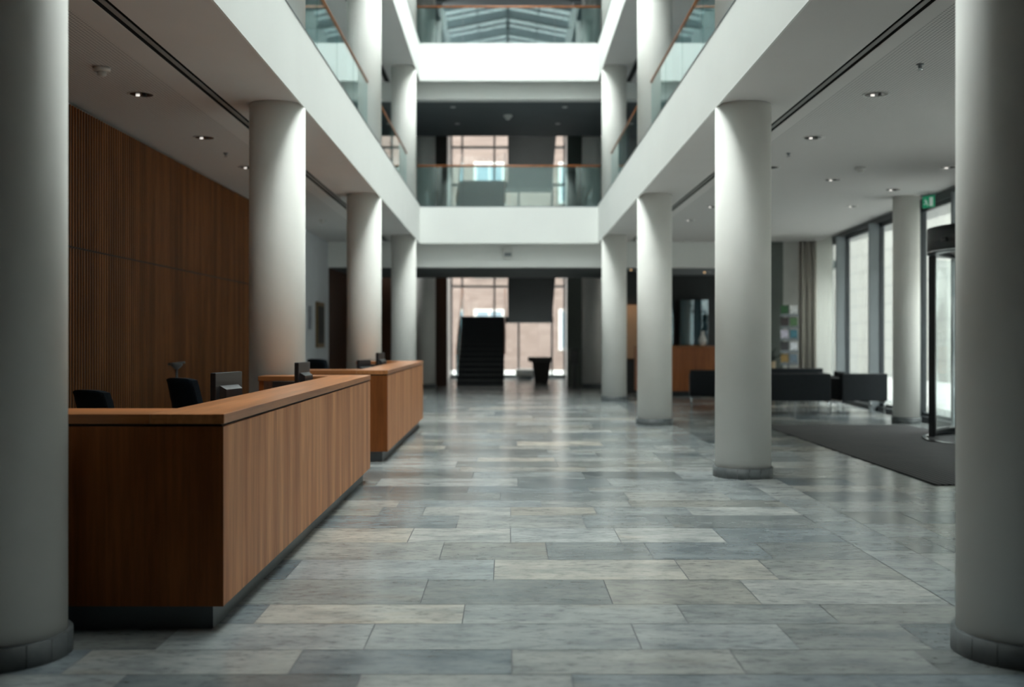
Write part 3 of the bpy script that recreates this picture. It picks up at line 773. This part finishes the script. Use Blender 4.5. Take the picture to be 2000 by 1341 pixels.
# brochure rack
def rack():
    x, y = 6.72, 25.75
    t = thing('brochure_rack', 'grey upright brochure rack standing by the curtain behind the lounge', 'rack', (x, y, 0))
    bm = B(); tube(bm, (0, 0, .03), (0, 0, 2.3), .02); obj('pole', bm, STEEL, t)
    bm = B(); cyl(bm, .24, 0, .03); obj('base', bm, STEEL, t)
    cols = [('green', (.02, .10, .03)), ('white', (.7, .72, .74)), ('dark brown', (.03, .02, .02)), ('leaf green', (.06, .16, .05)), ('pale lilac', (.55, .52, .62)),
            ('teal', (.03, .16, .22)), ('black', (.015, .015, .02)), ('white and grey', (.6, .62, .66)), ('ochre', (.25, .15, .03)), ('slate blue', (.10, .15, .20))]
    tiers = ['top', 'second', 'third', 'fourth', 'lowest']
    for k in range(5):
        z = 2.02-k*.29
        bm = B(); box(bm, -.22, .22, -.09, -.02, z, z+.012); box(bm, -.22, .22, -.095, -.088, z, z+.06); obj('tray', bm, STEEL, t)
        for j, sx in enumerate((-1, 1)):
            nm, c = cols[k*2+j]
            bm = B(); hexa(bm, [(-.09,-.035,0),(.09,-.035,0),(.09,-.02,0),(-.09,-.02,0),(-.09,.0,.25),(.09,.0,.25),(.09,.012,.25),(-.09,.012,.25)])
            o = obj('brochure', bm, mat('print_'+nm.replace(' ', '_'), (*c, 1), .4, var=.5, scale=18), loc=(x+sx*.11, y-.045, z+.013))
            tag(o, '%s brochure in the %s tier of the rack, %s side' % (nm, tiers[k], 'left' if sx < 0 else 'right'), 'brochure', 'brochures in the rack')
rack()
def potted():
    t = thing('potted_plant', 'dark leafy plant in a tan pot, half hidden behind the big free-standing column', 'plant', (6.22, 25.75, 0))
    bm = B(); lathe(bm, [(.12, 0), (.17, .02), (.19, .95), (.17, .95), (.16, .90), (.0001, .90)], 28); obj('pot', bm, mat('tan_pot', (.22, .16, .09, 1), .6), t)
    bm = B(); rnd = random.Random(3)
    for k in range(46):
        a = rnd.uniform(0, 2*PI); l = rnd.uniform(.28, .62); el = rnd.uniform(.5, 1.45)
        d = Vector((math.cos(a)*math.cos(el), math.sin(a)*math.cos(el), math.sin(el))); sd = Vector((-math.sin(a), math.cos(a), 0))
        p = Vector((0, 0, .9)); prev = None
        for i in range(6):
            u = i/5; q = p+d*l*u+Vector((0, 0, -.18*u*u*l)); wd = .035*math.sin(PI*min(.98, u*.85+.12))
            cur = (bm.verts.new(q-sd*wd), bm.verts.new(q+sd*wd))
            if prev: bm.faces.new((prev[0], prev[1], cur[1], cur[0]))
            prev = cur
    obj('foliage', bm, mat('dark_leaf', (.012, .022, .014, 1), .5), t)
potted()
# curtains
def curtain(label, x0, y0, x1, y1, m, amp, waves, z1=4.0):
    bm = B(); n = waves*12; d = Vector((x1-x0, y1-y0)); L = d.length; d.normalize(); nn = Vector((-d.y, d.x))
    lo, hi = [], []
    for i in range(n+1):
        u = i/n; w_ = amp*math.sin(u*waves*2*PI)+amp*.3*math.sin(u*waves*4.6)
        p = Vector((x0, y0))+d*L*u+nn*w_
        lo.append(bm.verts.new((p.x, p.y, .02))); hi.append(bm.verts.new((p.x, p.y, z1)))
    for i in range(n): f = bm.faces.new((lo[i], lo[i+1], hi[i+1], hi[i])); f.smooth = True
    o = obj('curtain', bm, m); md = o.modifiers.new('cloth', 'SOLIDIFY'); md.thickness = .006
    tag(o, label, 'curtain')
curtain('opaque beige curtain bunched against the end wall of the lounge', 7.32, 27.1, 7.72, 26.9, CURT, .05, 3, 3.94)
def sheer():
    m, nt, out = newmat('sheer_white')
    a = N(nt, 'ShaderNodeBsdfTranslucent'); a.inputs[0].default_value = (.85, .86, .83, 1)
    b = N(nt, 'ShaderNodeBsdfDiffuse'); b.inputs[0].default_value = (.85, .86, .83, 1)
    c = N(nt, 'ShaderNodeBsdfTransparent')
    m1 = N(nt, 'ShaderNodeMixShader'); m2 = N(nt, 'ShaderNodeMixShader'); m1.inputs[0].default_value = .5; m2.inputs[0].default_value = .25
    nt.links.new(a.outputs[0], m1.inputs[1]); nt.links.new(b.outputs[0], m1.inputs[2]); nt.links.new(m1.outputs[0], m2.inputs[1]); nt.links.new(c.outputs[0], m2.inputs[2])
    nt.links.new(m2.outputs[0], out.inputs[0]); return m
curtain('sheer white curtain glowing in front of the last window of the glazed front', 7.72, 26.95, facx(25.8)-.1, 25.7, sheer(), .035, 5, 3.92)

# ---------------------------------------------------------------- bar counter and room behind (right)
t = thing('bar_counter', 'orange-brown wooden counter in the recess behind the right columns', 'counter', (4.9, 27.55, 0))
bm = B(); box(bm, -1.6, 1.6, 0, .5, .14, 1.26, .003); obj('body', bm, COUNTW, t)
bm = B(); box(bm, -1.62, 1.62, -.02, .52, 1.262, 1.30, .003); obj('counter_top', bm, WTOPX, t)
bm = B(); box(bm, -1.55, 1.55, .05, .45, 0, .14); obj('kick_plate', bm, FRAME, t)
bm = B(); box(bm, .25, .256, -.001, .01, .15, 1.25); obj('joint', bm, WBACK, t)
t = thing('vase', 'white bulbous vase standing on the wooden counter', 'vase', (5.03, 27.8, 1.30))
bm = B(); lathe(bm, [(.05, 0), (.09, .05), (.10, .14), (.06, .25), (.035, .32), (.045, .38), (.035, .38), (.03, .33), (.0001, .3)], 28); obj('vessel', bm, WPLAS, t)
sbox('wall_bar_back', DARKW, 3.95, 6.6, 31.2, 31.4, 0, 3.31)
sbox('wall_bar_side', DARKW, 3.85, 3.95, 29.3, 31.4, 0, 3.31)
for k, (x0, x1, lb) in enumerate(((4.35, 4.75, 'narrow left pane of dark glass behind the wooden counter'), (4.95, 5.75, 'wide right pane of dark glass behind the wooden counter'))):
    t = thing('glass_cabinet', lb, 'cabinet', ((x0+x1)/2, 30.9, 0))
    hw = (x1-x0)/2
    bm = B(); box(bm, -hw, hw, 0, .25, 0, 2.6); obj('carcass', bm, mat('cabinet_teal', (.05, .075, .085, 1), .5), t)
    bm = B(); box(bm, -hw, hw, -.02, -.01, .9, 2.6); obj('glass_door', bm, DGLASS, t)
t = thing('wall_panel', 'tan panel standing for a lit stretch of the rear wall, seen between the two far right columns', 'panel', (3.35, 29.2, .95))  # a tan stretch of wall, modelled as an added panel
bm = B(); box(bm, -.48, .48, -.04, 0, 0, 1.45); obj('panel', bm, mat('tan_panel', (.42, .27, .17, 1), .7), t)
bm = B(); box(bm, -.5, .5, -.03, .02, -.03, 1.48); obj('frame', bm, BROWN, t)
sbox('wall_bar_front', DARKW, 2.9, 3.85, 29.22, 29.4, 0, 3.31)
downlight('warm orange downlight in the dark ceiling over the wooden counter', 5.45, 29.6, 3.318, .11, WARMB)
def spot(name, loc, energy, col, size=.1, blend=.8, ang=110, rot=(0,0,0)):
    l = bpy.data.lights.new(name, 'SPOT'); l.energy = energy; l.color = col; l.shadow_soft_size = size; l.spot_size = math.radians(ang); l.spot_blend = blend
    o = bpy.data.objects.new(name, l); C.objects.link(o); o.location = loc; o.rotation_euler = rot
spot('counter_lamp', (5.45, 29.6, 3.25), 40, (1, .68, .4))
spot('panel_lamp', (3.3, 28.5, 3.2), 25, (1, .72, .48), ang=70, rot=(math.radians(18), 0, 0))
downlight('warm recessed lamp above the tan wall panel in the rear recess', 3.3, 28.5, 3.318, .08, WARMB)
spot('rear_left_lamp', (-3.9, 32.6, 3.2), 14, (1, .62, .32), ang=80)
downlight('warm recessed lamp in the dark rear recess on the left', -3.9, 32.6, 3.318, .08, WARMB)

# framed picture etc. on the left far wall
t = thing('framed_picture', 'tall dark picture in a gold-brown frame on the grey wall behind the second desk', 'picture', (WL, 26.2, 1.27))
bm = B(); box(bm, .0, .05, -.5, .5, 0, 1.10, .005); obj('frame', bm, mat('gilt_frame', (.16, .10, .04, 1), .5), t)
bm = B(); box(bm, .045, .056, -.40, .40, .1, 1.0); obj('canvas', bm, mat('dark_canvas', (.02, .022, .02, 1), .6, var=.4), t)
t = thing('wall_poster', 'small grey-blue poster on the wall left of the dark picture', 'poster', (WL, 24.95, 1.7))
bm = B(); box(bm, 0, .02, -.16, .16, 0, .55); obj('sheet', bm, mat('poster_grey', (.20, .22, .26, 1), .5, var=.3, scale=6), t)

# ---------------------------------------------------------------- staircases and rear window
def stairs(label, z0, z1, zl):
    t = thing('staircase', label, 'staircase', (0, 34, z0))
    Yl = 4.4; n = 14; h = zl-z0
    bm = B()
    for k in range(n):
        y = Yl*k/n; box(bm, -1.62, -.12, y, y+Yl/n+.02, h*k/n-(.15 if k else 0) if k else 0, h*(k+1)/n)
    obj('lower_flight', bm, STAIRM, t)
    bm = B(); box(bm, -1.7, 1.62, Yl, 5.6, h-.22, h); obj('landing', bm, STAIRM, t)
    bm = B(); n = 16; H = z1-zl
    hexa(bm, [(0.0, -.3, z1-z0-.38), (1.57, -.3, z1-z0-.38), (1.57, Yl, h-.22), (0.0, Yl, h-.22), (0, -.3, z1-z0-.12), (1.57, -.3, z1-z0-.12), (1.57, Yl, h+.02), (0, Yl, h+.02)])
    for k in range(n):
        y = Yl-Yl*k/n; box(bm, .04, 1.54, y-Yl/n, y, h+H*k/n, h+H*(k+1)/n-.01)
    obj('upper_flight', bm, DARKW, t)
    bm = B(); hexa(bm, [(-1.64, 0, .1), (-1.62, 0, .1), (-1.62, Yl, h+.1), (-1.64, Yl, h+.1), (-1.64, 0, 1.0), (-1.62, 0, 1.0), (-1.62, Yl, h+1.0), (-1.64, Yl, h+1.0)])
    obj('glass_guard', bm, DGLASS, t)
    bm = B(); tube(bm, (-1.63, 0, 1.0), (-1.63, Yl, h+1.0), .022); tube(bm, (-.1, 0, 1.0), (-.1, Yl, h+1.0), .022); obj('handrail', bm, RAILW, t)
stairs('dark staircase rising away from the rear hall on the ground floor', 0, 4.79, 2.27)
stairs('dark staircase rising from the first-floor rear hall, seen through the glass', 4.79, 8.84, 7.08)
for s, nm in ((-1, 'left'), (1, 'right')):
    a, b = sorted((s*2.15, s*2.3)); sbox('wall_stair_'+nm, PALEW, a, b, 33.71, 40.0, 0, 9.4)
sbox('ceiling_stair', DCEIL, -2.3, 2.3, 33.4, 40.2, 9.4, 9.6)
sbox('wall_stair_back_sill', GREYW, -2.15, 2.15, 40.0, 40.15, 0, .08)
bm = B(); box(bm, -2.15, 2.15, 40.06, 40.075, .08, 9.4); g = struct('window_8', bm, CLEAR)
bm = B()
for x in (-2.1, -1.70, -.50, .40, 1.64, 2.1): box(bm, x-.035, x+.035, 40.0, 40.12, .08, 9.4)
for z in (.10, 3.42, 4.75, 7.2, 8.6): box(bm, -2.15, 2.15, 40.01, 40.11, z-.04, z+.04)
obj('window_frame', bm, STEEL, g)

# objects in the rear hall
t = thing('dark_lectern_table', 'dark wooden table with overhanging top in front of the rear window', 'table', (1.12, 36.4, 0))
bm = B(); hexa(bm, [(-.22,-.2,0),(.24,-.2,0),(.24,.2,0),(-.22,.2,0),(-.30,-.25,.7),(.32,-.25,.7),(.32,.25,.7),(-.30,.25,.7)]); obj('body', bm, mat('black_brown', (.012, .010, .009, 1), .5), t)
bm = B(); box(bm, -.44, .38, -.3, .3, .70, .86, .02); obj('table_top', bm, BLACKP, t)
t = thing('white_bench', 'small white rounded bench at the foot of the rear window', 'bench', (.62, 39.2, 0))
bm = B(); box(bm, -.35, .35, -.2, .2, .12, .38, .1); obj('seat', bm, WPLAS, t)
bm = B(); box(bm, -.25, .25, -.12, .12, 0, .12); obj('foot', bm, STEEL, t)
t = thing('display_stand', 'slim black display stand beside the rear right column', 'stand', (1.98, 32.0, 0))
bm = B(); cyl(bm, .16, 0, .03); obj('base', bm, BLACKP, t)
bm = B(); box(bm, -.05, .05, -.03, .03, .03, .75); obj('post', bm, BLACKP, t)
bm = B(); box(bm, -.13, .13, -.05, .03, .72, 1.18, .02); obj('display_head', bm, BLACKP, t)

# ---------------------------------------------------------------- outside
def brick_mat(name, c1, c2, c3, sc):
    m, nt, out = newmat(name)
    p = N(nt, 'ShaderNodeBsdfPrincipled'); nt.links.new(p.outputs[0], out.inputs[0])
    b = N(nt, 'ShaderNodeTexBrick'); b.inputs['Color1'].default_value = c1; b.inputs['Color2'].default_value = c2; b.inputs['Mortar'].default_value = c3
    b.inputs['Scale'].default_value = sc; b.inputs['Mortar Size'].default_value = .012
    v = coords(nt, (1, 1, 1)); 
    sx = N(nt, 'ShaderNodeSeparateXYZ'); cx = N(nt, 'ShaderNodeCombineXYZ'); nt.links.new(v, sx.inputs[0])
    ad = N(nt, 'ShaderNodeMath', operation='ADD'); nt.links.new(sx.outputs[0], ad.inputs[0]); nt.links.new(sx.outputs[1], ad.inputs[1])
    nt.links.new(ad.outputs[0], cx.inputs[0]); nt.links.new(sx.outputs[2], cx.inputs[1]); nt.links.new(cx.outputs[0], b.inputs['Vector'])
    nt.links.new(b.outputs[0], p.inputs['Base Color']); p.inputs['Roughness'].default_value = .9
    return m
PINK = brick_mat('pink_stone', (.135, .096, .082, 1), (.17, .125, .108, 1), (.13, .10, .088, 1), 1.2)
PALE = brick_mat('pale_stone_cladding', (.30, .30, .28, 1), (.315, .315, .295, 1), (.24, .24, .23, 1), .35)
t = thing('stone_building', 'pinkish stone building seen outside through the rear stair window', 'building', (0, 52, 0))
bm = B(); box(bm, -16, 16, 0, 6, -.3, 16); obj('facade_wall', bm, PINK, t)
for x in (-7.2, -3.6, -.9, 3.2, 6.8):
    for z in (.9, 4.4, 8.0, 11.6):
        bm = B(); box(bm, x-.75, x+.75, -.06, .02, z, z+2.0); f = obj('window_frame', bm, mat('pale_surround', (.42, .40, .38, 1), .7) if x == -7.2 and z == .9 else bpy.data.materials['pale_surround'], t)
        bm = B(); box(bm, x-.6, x-.04, -.07, -.055, z+.12, z+1.88); box(bm, x+.04, x+.6, -.07, -.055, z+.12, z+1.88); obj('pane', bm, mat('far_pane', (.16, .20, .23, 1), .2) if x == -7.2 and z == .9 else bpy.data.materials['far_pane'], f)
t = thing('pale_building', 'pale bright building wall outside the glazed front', 'building', (15, 20, 0))
bm = B(); box(bm, 0, 4, -22, 31.8, -.3, 9); obj('facade_wall', bm, PALE, t)
sbox('floor_outside', mat('outside_paving', (.34, .34, .33, 1), .8), -30, 40, 42.02, 70, -.4, -.05)
sbox('floor_outside_right', mat('outside_paving_right', (.34, .34, .33, 1), .8), 9.25, 40, -10, 42, -.4, -.02)
